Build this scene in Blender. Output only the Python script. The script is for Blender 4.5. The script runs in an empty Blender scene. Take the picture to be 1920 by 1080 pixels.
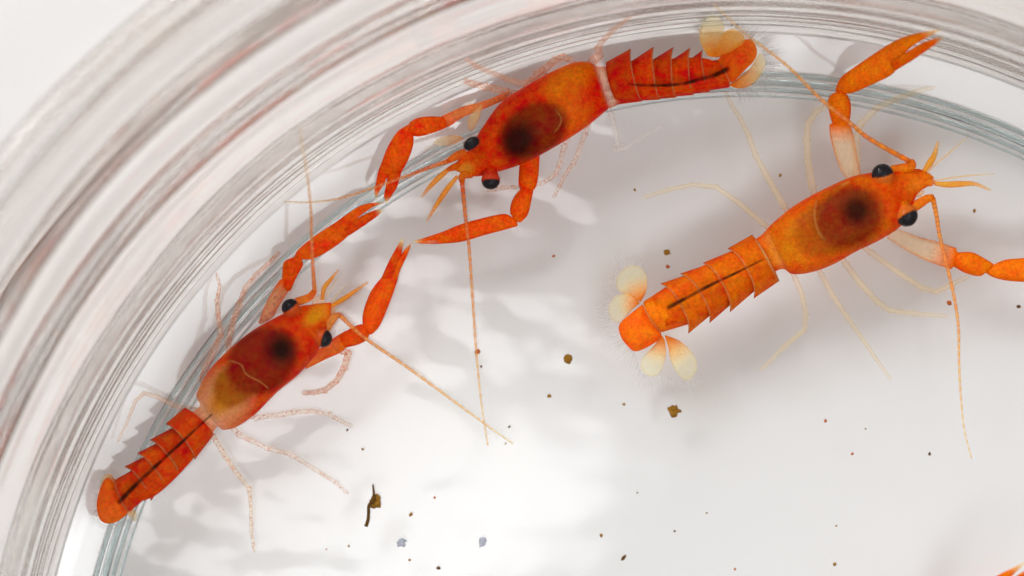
import bpy, bmesh, math, random
import numpy as np
from mathutils import Vector, Matrix, noise

random.seed(7)
SC = bpy.context.scene
COL = SC.collection

# ------------------------------------------------------------------ camera
# one unit is about 1.7 mm; the lens looks straight down into the dish
DIST, ZFOC = 120.0, 1.3
CAMZ = ZFOC + DIST
cam_data = bpy.data.cameras.new('camera')
cam = bpy.data.objects.new('camera', cam_data)
COL.objects.link(cam)
cam.location = (0, 0, CAMZ)
cam.rotation_euler = (0, 0, 0)
cam_data.sensor_width = 36.0
cam_data.lens = 36.0 * DIST / 19.2
cam_data.clip_start = 1.0
cam_data.clip_end = 600.0
cam_data.dof.use_dof = True
cam_data.dof.focus_distance = DIST
cam_data.dof.aperture_fstop = 0.055
SC.camera = cam

# ------------------------------------------------------------------ world and lamps
world = bpy.data.worlds.new('World')
SC.world = world
world.use_nodes = True
bg = world.node_tree.nodes['Background']
bg.inputs['Color'].default_value = (0.82, 0.64, 0.53, 1)
bg.inputs['Strength'].default_value = 0.34

def area_lamp(name, loc, target, sx, sy, radiance, color=(1, 1, 1), roll=0.0):
    d = bpy.data.lights.new(name, 'AREA')
    d.shape = 'RECTANGLE'
    d.size, d.size_y = sx, sy
    d.energy = radiance * math.pi * sx * sy
    d.color = color
    o = bpy.data.objects.new(name, d)
    COL.objects.link(o)
    o.location = loc
    q = (Vector(target) - Vector(loc)).to_track_quat('-Z', 'Y')
    o.rotation_euler = (q.to_matrix() @ Matrix.Rotation(roll, 3, 'Z')).to_euler()
    return o

# three fill lamps added at the lower right to whiten the floor and fillet
for k, az in enumerate((-94, -44, 6)):
    az = math.radians(az)
    area_lamp('added_fill_lamp', (4 + 45 * math.cos(az), -8 + 45 * math.sin(az), 98), (4, -8, 0), 52, 18, 5.9, (0.955, 0.98, 1.0))
# second softbox beyond the wall, towards the top left
area_lamp('side_softbox_lamp', (-62, 84, 92), (0, 0, 0), 70, 60, 13.0, (0.945, 0.975, 1.0))
# panel added beside the lens; its reflection in the floor makes the light patches
area_lamp('reflection_panel_lamp', (-6.0, -7.5, 122), (-6, -7.5, 0), 14, 14, 3.4, roll=math.radians(45))

SC.render.engine = 'CYCLES'
cy = SC.cycles
cy.use_denoising = True
cy.max_bounces = 14
cy.transmission_bounces = 10
cy.transparent_max_bounces = 40
cy.diffuse_bounces = 4
cy.glossy_bounces = 6
cy.caustics_refractive = True
cy.caustics_reflective = True
cy.sample_clamp_indirect = 6.0
cy.blur_glossy = 0.3
SC.view_settings.view_transform = 'Standard'
SC.view_settings.look = 'None'
SC.view_settings.exposure = 0.0
SC.view_settings.gamma = 1.0
SC.view_settings.use_curve_mapping = False

# ------------------------------------------------------------------ helpers
def W(px, py, z):
    """photo position (1920 x 1080) of something standing at height z -> metres in the scene"""
    k = (CAMZ - z) / DIST
    return Vector(((px - 960) / 100 * k, (540 - py) / 100 * k, z))

def link(name, mesh, mat, parent=None, smooth=True):
    o = bpy.data.objects.new(name, mesh)
    COL.objects.link(o)
    if mat is not None and not mesh.materials:
        mesh.materials.append(mat)
    if smooth:
        mesh.shade_smooth()
    if parent is not None:
        o.parent = parent
    return o

def tag(o, label=None, cat=None, group=None, kind=None):
    if label: o['label'] = label
    if cat: o['category'] = cat
    if group: o['group'] = group
    if kind: o['kind'] = kind
    return o

class NT:
    def __init__(self, name):
        self.m = bpy.data.materials.new(name)
        self.m.use_nodes = True
        self.t = self.m.node_tree
        self.t.nodes.clear()
        self.out = self.t.nodes.new('ShaderNodeOutputMaterial')
    def n(self, typ, **kw):
        x = self.t.nodes.new('ShaderNode' + typ)
        for k, v in kw.items():
            if k.startswith('_'):
                setattr(x, k[1:], v)
            else:
                x.inputs[k.replace('__', ' ')].default_value = v
        return x
    def l(self, a, b):
        self.t.links.new(a, b)

# ------------------------------------------------------------------ surfaces: materials
def mat_sheet():
    t = NT('white_card')
    p = t.n('BsdfPrincipled', Roughness=0.75)
    p.inputs['Specular IOR Level'].default_value = 0.2
    co = t.n('TexCoord')
    n1 = t.n('TexNoise', Scale=0.25, Detail=6.0)
    n2 = t.n('TexNoise', Scale=7.0, Detail=4.0)
    t.l(co.outputs['Object'], n1.inputs['Vector']); t.l(co.outputs['Object'], n2.inputs['Vector'])
    mx = t.n('Mix', _data_type='RGBA'); mx.inputs[6].default_value = (0.83, 0.835, 0.84, 1); mx.inputs[7].default_value = (0.87, 0.87, 0.865, 1)
    t.l(n1.outputs['Fac'], mx.inputs[0])
    t.l(mx.outputs[2], p.inputs['Base Color'])
    b = t.n('Bump', Strength=0.08, Distance=0.02)
    t.l(n2.outputs['Fac'], b.inputs['Height']); t.l(b.outputs[0], p.inputs['Normal'])
    t.l(p.outputs[0], t.out.inputs['Surface'])
    return t.m

def mat_glass(name='dish_glass', tint=(0.952, 0.938, 0.926, 1)):
    t = NT(name)
    g = t.n('BsdfGlass', IOR=1.58, Roughness=0.0)
    g.inputs['Color'].default_value = tint
    # drawn-glass striae: noise stretched along the ring
    co = t.n('TexCoord')
    sp = t.n('SeparateXYZ'); t.l(co.outputs['Object'], sp.inputs[0])
    r2 = t.n('VectorMath', _operation='MULTIPLY'); r2.inputs[1].default_value = (1, 1, 0)
    t.l(co.outputs['Object'], r2.inputs[0])
    ln = t.n('VectorMath', _operation='LENGTH'); t.l(r2.outputs[0], ln.inputs[0])
    at = t.n('Math', _operation='ARCTAN2'); ng = t.n('Math', _operation='MULTIPLY'); ng.inputs[1].default_value = -1.0
    t.l(sp.outputs['X'], at.inputs[0]); t.l(sp.outputs['Y'], at.inputs[1]); t.l(at.outputs[0], ng.inputs[0])
    ma = t.n('Math', _operation='MULTIPLY'); ma.inputs[1].default_value = 1.2; t.l(ng.outputs[0], ma.inputs[0])
    mr = t.n('Math', _operation='MULTIPLY'); mr.inputs[1].default_value = 6.0; t.l(ln.outputs['Value'], mr.inputs[0])
    mz = t.n('Math', _operation='MULTIPLY'); mz.inputs[1].default_value = 4.0; t.l(sp.outputs['Z'], mz.inputs[0])
    cb = t.n('CombineXYZ'); t.l(ma.outputs[0], cb.inputs[0]); t.l(mr.outputs[0], cb.inputs[1]); t.l(mz.outputs[0], cb.inputs[2])
    n = t.n('TexNoise', Scale=1.0, Detail=4.0, Roughness=0.6)
    t.l(cb.outputs[0], n.inputs['Vector'])
    b = t.n('Bump', Strength=0.4, Distance=0.03)
    zr = t.n('MapRange', _interpolation_type='SMOOTHSTEP'); zr.inputs[1].default_value = 1.5; zr.inputs[2].default_value = 4.5
    zr.inputs[3].default_value = 1.2; zr.inputs[4].default_value = 0.06
    t.l(sp.outputs['Z'], zr.inputs[0])
    hm = t.n('Math', _operation='MULTIPLY'); t.l(n.outputs['Fac'], hm.inputs[0]); t.l(zr.outputs[0], hm.inputs[1])
    t.l(hm.outputs[0], b.inputs['Height']); t.l(b.outputs[0], g.inputs['Normal'])
    t.l(g.outputs[0], t.out.inputs['Surface'])
    return t.m

def mat_sheer(name, ior, tint, rough=0.0):
    """flat clear surface: passes light straight on, mirrors by Fresnel"""
    t = NT(name)
    f = t.n('Fresnel')
    ge = t.n('NewGeometry'); mi = t.n('Mix', _data_type='FLOAT'); mi.inputs[2].default_value = ior; mi.inputs[3].default_value = 1 / ior
    t.l(ge.outputs['Backfacing'], mi.inputs[0]); t.l(mi.outputs[0], f.inputs['IOR'])
    tr = t.n('BsdfTransparent'); tr.inputs['Color'].default_value = (*tint, 1)
    gl = t.n('BsdfGlossy', Roughness=rough)
    mx = t.n('MixShader')
    t.l(f.outputs[0], mx.inputs[0]); t.l(tr.outputs[0], mx.inputs[1]); t.l(gl.outputs[0], mx.inputs[2])
    t.l(mx.outputs[0], t.out.inputs['Surface'])
    return t.m

M_SHEET, M_GLASS = mat_sheet(), mat_glass()
M_RING = mat_glass('ring_glass', (0.80, 0.855, 0.86, 1))
M_WATER = mat_sheer('water', 1.05, (0.995, 0.997, 0.997), 0.02)
M_FLOOR = mat_sheer('dish_floor_glass', 1.62, (0.99, 0.993, 0.993), 0.05)

# ------------------------------------------------------------------ white card under the dish
bm = bmesh.new()
bmesh.ops.create_grid(bm, x_segments=40, y_segments=40, size=260)
for v in bm.verts:
    v.co.z = -0.06
me = bpy.data.meshes.new('ground'); bm.to_mesh(me); bm.free()
tag(link('ground', me, M_SHEET), kind='structure')

# ------------------------------------------------------------------ glass dish
DC = Vector((4.40, -8.55, 0.0))          # dish centre
ZF = 0.60                                # top of the dish floor
SEG = 640

def spline(pts, n):
    """Catmull-Rom through pts (tuples of any length), n samples per span"""
    P = [np.array(p, float) for p in pts]
    P = [2 * P[0] - P[1]] + P + [2 * P[-1] - P[-2]]
    out = []
    for i in range(1, len(P) - 2):
        a, b, c, d = P[i - 1], P[i], P[i + 1], P[i + 2]
        for k in range(n):
            t = k / n
            out.append(0.5 * (2 * b + (c - a) * t + (2 * a - 5 * b + 4 * c - d) * t * t + (3 * b - a - 3 * c + d) * t ** 3))
    out.append(P[-2])
    return out

FILLET = [(12.35, ZF), (12.5, 0.613), (12.64, 0.65), (12.9, 0.728), (13.14, 0.8), (13.38, 0.872)]
INNER = [(13.38, 0.872), (13.41, 1.1), (13.43, 1.42), (13.49, 1.45), (13.51, 1.7), (13.53, 1.9), (13.62, 1.945), (13.65, 2.15), (13.71, 2.18), (13.74, 2.4), (13.78, 2.6), (13.88, 2.65), (13.93, 2.95), (14.1, 3.2), (14.22, 3.26), (14.35, 3.6), (14.56, 4.1), (14.66, 4.5), (14.78, 4.66), (15.02, 4.735), (15.2, 4.82), (15.32, 5.1), (15.46, 5.5), (15.66, 5.82), (15.95, 5.909), (16.22, 5.995), (16.38, 6.4), (16.48, 7.0), (16.55, 7.4)]
RIM = [(16.64, 7.6), (16.88, 7.678), (17.12, 7.75), (17.32, 7.7), (17.42, 7.5)]
OUTER = [(17.36, 7.1), (17.1, 6.6), (16.65, 5.95), (16.1, 5.15), (15.55, 4.3), (15.05, 3.4), (14.7, 2.6), (14.42, 1.7), (14.2, 0.9), (13.95, 0.3), (13.65, 0.05), (13.5, 0.0), (13.4, 0.0)]

def revolve(profile, wob, name):
    V, F = [], []
    n = len(profile)
    for s in range(SEG):
        a = 2 * math.pi * s / SEG
        ca, sa = math.cos(a), math.sin(a)
        for i, (r, z) in enumerate(profile):
            dr, dz = wob(a, r, z, i)
            V.append(((r + dr) * ca, (r + dr) * sa, z + dz))
    for s in range(SEG):
        t = (s + 1) % SEG
        for i in range(n):
            j = (i + 1) % n
            F.append((s * n + i, t * n + i, t * n + j, s * n + j))
    me = bpy.data.meshes.new(name)
    me.from_pydata(V, [], F); me.update()
    bm = bmesh.new(); bm.from_mesh(me)
    bmesh.ops.recalc_face_normals(bm, faces=bm.faces)
    bm.to_mesh(me); bm.free()
    return me

prof = [tuple(p) for p in spline(INNER + RIM + OUTER, 6)]
rid = [noise.noise(Vector((i * 0.37, 4.2, 0))) for i in range(len(prof))]
def wall_wob(a, r, z, i):
    if z < 1.0 and r < 13.6: return (0.0, 0.0)
    k = 0.018 * rid[i] + (0.025 + 0.008 * z) * noise.noise(Vector((2.6 * math.cos(a), 2.6 * math.sin(a), z * 0.6)))
    k += 0.008 * noise.noise(Vector((9 * math.cos(a), 9 * math.sin(a), z * 2.4 + i * 0.3)))
    return (k, 0.5 * k * (1 if z > 0.3 else 0))

dish = bpy.data.objects.new('glass_dish', None)
COL.objects.link(dish)
dish.location = DC
tag(dish, 'round clear glass dish with flared wall holding water and crayfish', 'dish')
link('wall', revolve(prof, wall_wob, 'dish_wall'), M_GLASS, dish)

def wave(x, y, edge):
    amp = 0.006 + 0.03 * edge
    return amp * (noise.noise(Vector((x * 0.42, y * 0.75, 1.7))) + 0.55 * noise.noise(Vector((x * 1.0, y * 1.7, 5.1))) + 0.25 * edge * noise.noise(Vector((x * 2.6, y * 3.8, 9.4))))
fl = [tuple(p) for p in spline(FILLET, 5)]
fl = [(0.02, 0.04), (0.02, ZF - 0.02), (0.021, ZF), (0.1, ZF)] + [(12.34 * (k / 120) ** 0.8, ZF) for k in range(4, 121)] + fl + [(13.385, 0.85), (13.385, 0.5), (13.385, 0.04), (13.37, 0.02), (13.36, 0.02), (13.3, 0.02), (13.0, 0.02), (8.0, 0.02), (0.3, 0.02), (0.02, 0.02)]
def floor_wob(a, r, z, i):
    if z < ZF - 0.01: return (0.0, 0.0)
    if r > 12.5: return (0.0, 0.007 * noise.noise(Vector((3 * math.cos(a), 3 * math.sin(a), r * 2))) if r < 13.3 else 0.0)
    edge = max(0.0, min(1.0, 1 - (12.9 - r) / 6.5))
    return (0.0, wave(r * math.cos(a), r * math.sin(a), edge) * min(1.0, (12.5 - r) / 0.5))
link('floor_plate', revolve(fl, floor_wob, 'dish_floor'), M_FLOOR, dish)

# glass rings added beside the fillet to refract thin dark and bright lines
for rr, tr in ((12.44, 0.06), (12.60, 0.045), (12.30, 0.04), (12.18, 0.022)):
    pr = [(rr + tr * math.cos(2 * math.pi * k / 14), ZF + tr * 0.8 + 0.03 + (0.04 if rr > 12.5 else 0.0) + tr * 0.8 * math.sin(2 * math.pi * k / 14)) for k in range(14)]
    link('streak_ring', revolve(pr, lambda a, r, z, i: (0.05 * noise.noise(Vector((1.3 * math.cos(a), 1.3 * math.sin(a), rr))), 0.0), 'streak_ring'), M_RING, dish)

# ------------------------------------------------------------------ water with a meniscus and slow ripples
ZW = 3.3
def inner_r(z):
    for (r0, z0), (r1, z1) in zip(INNER, INNER[1:]):
        if z0 <= z <= z1: return r0 + (r1 - r0) * (z - z0) / (z1 - z0)
    return INNER[-1][0]
RW = inner_r(ZW + 0.3) - 0.06
V, F = [], []
RN, AN = 150, 420
for i in range(RN + 1):
    u = i / RN
    r = RW * (1 - (1 - u) ** 1.35) if u < 1 else RW
    for s in range(AN):
        a = 2 * math.pi * s / AN
        x, y = r * math.cos(a), r * math.sin(a)
        d = RW - r
        edge = max(0.0, min(1.0, 1 - d / 6.5))
        V.append((x, y, ZW + 0.34 * math.exp(-d / 0.33) + 0.3 * wave(x, y, edge) * min(1.0, d / 0.8 + 0.1)))
for i in range(RN):
    for s in range(AN):
        t = (s + 1) % AN
        F.append((i * AN + s, (i + 1) * AN + s, (i + 1) * AN + t, i * AN + t))
me = bpy.data.meshes.new('water'); me.from_pydata(V, [], F); me.update()
wat = link('water', me, M_WATER)
wat.location = DC
tag(wat, kind='structure')

# ------------------------------------------------------------------ crayfish: materials
def lin(r, g, b, k=1.27):
    f = lambda c: (c / 255 / 12.92 if c <= 10 else ((c / 255 + 0.055) / 1.055) ** 2.4)
    return (min(0.92, f(r) * k), min(0.9, f(g) * k * ((1.2 if g > 85 else 1.06) if b < 40 else 1.0)), min(0.9, f(b) * k * (0.45 if b < 60 else 1.0)))

def mat_shell(name, speck=0.0, grain=0.38, scale=17.0):
    """translucent shell: pigment and its density come from the point attribute 'pig'"""
    t = NT(name)
    at = t.n('Attribute', _attribute_name='pig')
    co = t.n('TexCoord')
    n1 = t.n('TexNoise', Scale=scale, Detail=5.0, Roughness=0.72)
    n2 = t.n('TexNoise', Scale=4.5, Detail=5.0, Roughness=0.65)
    t.l(co.outputs['Object'], n1.inputs['Vector']); t.l(co.outputs['Object'], n2.inputs['Vector'])
    # mottling: darker and lighter chromatophores, with a drift between red and yellow
    r1 = t.n('MapRange'); r1.inputs[1].default_value = 0.3; r1.inputs[2].default_value = 0.7
    r1.inputs[3].default_value = 1 - grain * 0.55; r1.inputs[4].default_value = 1 + grain * 1.15
    t.l(n1.outputs['Fac'], r1.inputs[0])
    hs = t.n('HueSaturation')
    r2 = t.n('MapRange'); r2.inputs[1].default_value = 0.3; r2.inputs[2].default_value = 0.7
    r2.inputs[3].default_value = 0.484; r2.inputs[4].default_value = 0.516
    t.l(n2.outputs['Fac'], r2.inputs[0])
    t.l(r2.outputs[0], hs.inputs['Hue']); t.l(r1.outputs[0], hs.inputs['Value']); t.l(at.outputs['Color'], hs.inputs['Color'])
    tint, dens = hs.outputs[0], at.outputs['Alpha']
    if speck > 0:
        v = t.n('TexNoise', Scale=26.0, Detail=2.0); t.l(co.outputs['Object'], v.inputs['Vector'])
        r3 = t.n('MapRange'); r3.inputs[1].default_value = 0.56; r3.inputs[2].default_value = 0.66
        r3.inputs[3].default_value = 0.0; r3.inputs[4].default_value = speck
        t.l(v.outputs['Fac'], r3.inputs[0])
        mx = t.n('Mix', _data_type='RGBA'); mx.inputs[7].default_value = (*lin(214, 92, 48), 1)
        t.l(r3.outputs[0], mx.inputs[0]); t.l(tint, mx.inputs[6])
        tint = mx.outputs[2]
        ad = t.n('Math', _operation='MULTIPLY_ADD', _use_clamp=True); ad.inputs[1].default_value = 0.5
        t.l(r3.outputs[0], ad.inputs[0]); t.l(dens, ad.inputs[2])
        dens = ad.outputs[0]
    p = t.n('BsdfPrincipled', Roughness=0.5)
    p.inputs['Specular IOR Level'].default_value = 0.06
    t.l(tint, p.inputs['Base Color'])
    bp = t.n('Bump', Strength=0.25, Distance=0.02); t.l(n1.outputs['Fac'], bp.inputs['Height']); t.l(bp.outputs[0], p.inputs['Normal'])
    tl = t.n('BsdfTranslucent'); t.l(tint, tl.inputs['Color'])
    m1 = t.n('MixShader'); m1.inputs[0].default_value = 0.14
    t.l(p.outputs[0], m1.inputs[1]); t.l(tl.outputs[0], m1.inputs[2])
    tr = t.n('BsdfTransparent')
    g = t.n('Mix', _data_type='RGBA'); g.inputs[6].default_value = (1, 1, 1, 1)
    gm = t.n('Gamma'); gm.inputs['Gamma'].default_value = 0.8; t.l(tint, gm.inputs['Color'])
    t.l(dens, g.inputs[0]); t.l(gm.outputs[0], g.inputs[7]); t.l(g.outputs[2], tr.inputs['Color'])
    m2 = t.n('MixShader'); t.l(dens, m2.inputs[0]); t.l(tr.outputs[0], m2.inputs[1]); t.l(m1.outputs[0], m2.inputs[2])
    t.l(m2.outputs[0], t.out.inputs['Surface'])
    return t.m

M_SHELL = mat_shell('crayfish_shell')
M_LIMB = mat_shell('speckled_limb', speck=0.75, grain=0.35)
M_FINE = mat_shell('clear_limb', speck=0.0, grain=0.3, scale=24.0)

def mat_plain(name, col, rough=0.5, spec=0.3, alpha=1.0, nscale=20.0, var=0.5):
    t = NT(name)
    co = t.n('TexCoord'); n = t.n('TexNoise', Scale=nscale, Detail=4.0)
    t.l(co.outputs['Object'], n.inputs['Vector'])
    mx = t.n('Mix', _data_type='RGBA')
    mx.inputs[6].default_value = (*[c * (1 - var) for c in col], 1); mx.inputs[7].default_value = (*[min(1, c * (1 + var)) for c in col], 1)
    t.l(n.outputs['Fac'], mx.inputs[0])
    p = t.n('BsdfPrincipled', Roughness=rough, Alpha=alpha)
    p.inputs['Specular IOR Level'].default_value = spec
    t.l(mx.outputs[2], p.inputs['Base Color']); t.l(p.outputs[0], t.out.inputs['Surface'])
    return t.m
M_CORNEA = mat_plain('eye_cornea', (0.75, 0.62, 0.58), 0.3, 0.05, 0.015)
M_GUT = mat_plain('gut', (0.030, 0.010, 0.006), 0.7, 0.1, 0.72)
M_SETA = mat_plain('setae', (0.86, 0.82, 0.76), 0.6, 0.1, 0.14)
M_MARGIN = mat_plain('shell_margin', lin(240, 165, 105), 0.6, 0.15, 0.24)
M_GROOVE = mat_plain('groove_rim', lin(214, 140, 70), 0.6, 0.15, 0.17)

def mat_eye():
    t = NT('eye_pigment')
    at = t.n('Attribute', _attribute_name='pig')
    co = t.n('TexCoord'); n = t.n('TexNoise', Scale=60.0, Detail=3.0); t.l(co.outputs['Object'], n.inputs['Vector'])
    p = t.n('BsdfPrincipled', Roughness=0.25)
    p.inputs['Specular IOR Level'].default_value = 0.12
    hs = t.n('HueSaturation'); r = t.n('MapRange'); r.inputs[3].default_value = 0.6; r.inputs[4].default_value = 1.4
    t.l(n.outputs['Fac'], r.inputs[0]); t.l(r.outputs[0], hs.inputs['Value']); t.l(at.outputs['Color'], hs.inputs['Color'])
    t.l(hs.outputs[0], p.inputs['Base Color'])
    t.l(p.outputs[0], t.out.inputs['Surface'])
    return t.m
M_EYE = mat_eye()

# ------------------------------------------------------------------ crayfish: shapes
def finish(name, V, F, C, mat, root, parent=None, smooth=True):
    """V world points, C rgba per point -> mesh in the root's frame"""
    o0 = root.location
    me = bpy.data.meshes.new(name)
    me.from_pydata([tuple(Vector(v) - o0) for v in V], [], F)
    me.update()
    if C is not None:
        a = me.color_attributes.new('pig', 'FLOAT_COLOR', 'POINT')
        a.data.foreach_set('color', [x for c in C for x in c])
    return link(name, me, mat, parent or root, smooth)

def rings(rows, closed=True):
    """faces for equal rings of points, with both ends capped"""
    n = len(rows[0]); F = []
    for i in range(len(rows) - 1):
        for k in range(n):
            j = (k + 1) % n
            F.append((i * n + k, i * n + j, (i + 1) * n + j, (i + 1) * n + k))
    F.append(tuple(range(n - 1, -1, -1)))
    F.append(tuple(range((len(rows) - 1) * n, len(rows) * n)))
    return F

def ringset(stations, n, sq=2.0):
    """stations: (centre, side vector, up vector, colour fn or rgba) -> V rows, C"""
    rows, C = [], []
    for (c, s, u, col) in stations:
        row = []
        for k in range(n):
            a = 2 * math.pi * k / n
            ca, sa = math.cos(a), math.sin(a)
            x = math.copysign(abs(ca) ** (2 / sq), ca); y = math.copysign(abs(sa) ** (2 / sq), sa)
            p = c + s * x + u * y
            row.append(p)
            C.append(col(p, x, y) if callable(col) else col)
        rows.append(row)
    return rows, C

def mix4(a, b, t):
    t = max(0.0, min(1.0, t))
    return tuple(x + (y - x) * t for x, y in zip(a, b))

def pair_loft(name, pairs, root, mat, colfn, z=1.15, flat=0.72, parent=None, n=18, sub=5, dz=0.0, round_ends=True, sq=2.0):
    """a limb piece between left/right edge points of the photo; colfn(t, x, y) -> rgba, t from base to tip"""
    P = spline([(*a, *b) for a, b in pairs], sub)
    st, m = [], len(P)
    for i, q in enumerate(P):
        t = i / (m - 1)
        zz = z + dz * t
        L, R = W(q[0], q[1], zz), W(q[2], q[3], zz)
        s = (R - L) / 2
        st.append([(L + R) / 2, s, Vector((0, 0, s.length * flat)), t])
    if round_ends:
        d0 = (st[0][0] - st[1][0]).normalized() * st[0][1].length * 0.35
        d1 = (st[-1][0] - st[-2][0]).normalized() * st[-1][1].length * 0.35
        st = [[st[0][0] + d0, st[0][1] * 0.45, st[0][2] * 0.45, 0.0]] + st + [[st[-1][0] + d1, st[-1][1] * 0.4, st[-1][2] * 0.4, 1.0]]
    rows, C = ringset([(c, s, u, (lambda p, x, y, t=t: colfn(t, x, y))) for c, s, u, t in st], n, sq)
    return finish(name, [v for r in rows for v in r], rings(rows), C, mat, root, parent)

def tube(name, pts, root, mat, colfn, parent=None, n=8, sub=6, ringed=0.0, flat=1.0):
    """pts: (px, py, z, radius in photo pixels)"""
    P = spline(pts, sub)
    m = len(P)
    ctr = [W(q[0], q[1], q[2]) for q in P]
    st = []
    for i, q in enumerate(P):
        d = (ctr[min(i + 1, m - 1)] - ctr[max(i - 1, 0)])
        d = d.normalized() if d.length > 1e-6 else Vector((1, 0, 0))
        s = d.cross(Vector((0, 0, 1)))
        s = s.normalized() if s.length > 1e-4 else Vector((1, 0, 0))
        u = s.cross(d).normalized()
        r = max(q[3], 0.4) / 100
        if ringed: r *= 1 + ringed * (1 if i % 2 else -1)
        t = i / (m - 1)
        st.append((ctr[i], s * r, u * r * flat, (lambda p, x, y, t=t: colfn(t, x, y))))
    rows, C = ringset(st, n)
    return finish(name, [v for r in rows for v in r], rings(rows), C, mat, root, parent)

def plate(name, outline, root, mat, colfn, z, thick=0.05, dome=0.06, parent=None, base=None, tilt=0.0):
    """thin leaf-shaped plate; colfn(t) with t from its base point (0) to its far edge (1)"""
    O = [(p[0], p[1]) for p in spline(outline + [outline[0]], 4)[:-1]]
    cx = sum(p[0] for p in O) / len(O); cy_ = sum(p[1] for p in O) / len(O)
    bx, by = base or outline[0]
    far = max(math.hypot(p[0] - bx, p[1] - by) for p in O)
    V, C, F = [], [], []
    n = len(O)
    levels = (1.0, 0.97, 0.85, 0.6, 0.3, 0.06)
    for side in (1, -1):
        for k, f in enumerate(levels):
            for (x, y) in O:
                px, py = cx + (x - cx) * f, cy_ + (y - cy_) * f
                d = math.hypot(px - bx, py - by) / far
                zz = z + tilt * d + dome * (1 - f * f) + side * thick * 0.5 * (1 - f ** 6)
                V.append(W(px, py, zz)); C.append(colfn(d, f))
    m = len(levels)
    for s in (0, 1):
        o = s * m * n
        for k in range(m - 1):
            for i in range(n):
                j = (i + 1) % n
                f = (o + k * n + i, o + k * n + j, o + (k + 1) * n + j, o + (k + 1) * n + i)
                F.append(f if s else f[::-1])
        f = tuple(o + (m - 1) * n + i for i in range(n)); F.append(f if s else f[::-1])
    o2 = m * n
    for i in range(n):
        j = (i + 1) % n
        F.append((i, j, o2 + j, o2 + i))
    return finish(name, V, F, C, mat, root, parent)

def seta_fringe(root, parent, outline, z, length, count, cx, cy_):
    """fine hairs standing out from the free edge of the tail fan (px outline, open)"""
    P = spline(outline, 24); V, F = [], []
    rnd = random.Random(len(outline) * 31 + int(cx))
    for i in range(count):
        q = P[int(rnd.random() * (len(P) - 1))]
        dx, dy = q[0] - cx, q[1] - cy_
        L = math.hypot(dx, dy) or 1
        a = math.atan2(dy, dx) + rnd.uniform(-0.3, 0.3)
        ln = length * rnd.uniform(0.55, 1.1)
        x0, y0 = q[0] - 5 * math.cos(a), q[1] - 5 * math.sin(a)
        w = 0.4
        nx, ny = -math.sin(a) * w, math.cos(a) * w
        zz = z + rnd.uniform(-0.05, 0.08)
        b = len(V)
        V += [W(x0 + nx, y0 + ny, zz), W(x0 - nx, y0 - ny, zz), W(x0, y0, zz + 0.012), W(x0 + math.cos(a) * ln, y0 + math.sin(a) * ln, zz + rnd.uniform(-0.1, 0.15))]
        F += [(b, b + 1, b + 2), (b, b + 3, b + 1), (b + 1, b + 3, b + 2), (b + 2, b + 3, b)]
    o = finish('setae', V, F, None, M_SETA, root, parent, smooth=False)
    o['kind'] = 'stuff'
    return o

def eye(root, x, y, r, out, z, stalk, black=0.12, squash=(1.0, 1.0), ang=0.0):
    """black cornea on the outer side of an orange stalk end; out = photo direction it looks"""
    d = Vector((out[0], -out[1], 0.25)).normalized()
    c = W(x, y, z)
    V, C, F = [], [], []
    na, nb = 20, 28
    ca, sa = math.cos(ang), math.sin(ang)
    def place(k, rr):
        out_ = []
        for i in range(na + 1):
            th = math.pi * i / na
            for j in range(nb):
                ph = 2 * math.pi * j / nb
                n_ = Vector((math.sin(th) * math.cos(ph), math.sin(th) * math.sin(ph), math.cos(th)))
                lx, ly = n_.x * squash[0], n_.y * squash[1]
                out_.append((c + Vector((lx * ca - ly * sa, lx * sa + ly * ca, n_.z * 0.9)) * rr, n_))
        return out_
    pts = place(0, r / 100)
    for p, n_ in pts:
        V.append(p)
        nd = n_.dot(d)
        C.append(mix4((*[q * 0.8 for q in stalk], 1), (0.006, 0.006, 0.010, 1), (nd - black) / 0.07 + 0.5))
    for i in range(na):
        for j in range(nb):
            k = (j + 1) % nb
            F.append((i * nb + j, (i + 1) * nb + j, (i + 1) * nb + k, i * nb + k))
    e = finish('eye', V, F, C, M_EYE, root)
    tube('eyestalk', [(x - out[0] * r * 1.7, y - out[1] * r * 1.7, z - 0.2, r * 0.62), (x - out[0] * r * 0.8, y - out[1] * r * 0.8, z - 0.08, r * 0.8), (x - out[0] * r * 0.1, y - out[1] * r * 0.1, z, r * 0.86)], root, M_SHELL, lambda t, a, b: (*stalk, 0.8), parent=e, n=14)
    finish('cornea', [p for p, n_ in place(1, r / 100 + 0.026)], F, None, M_CORNEA, root, e)
    return e

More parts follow.
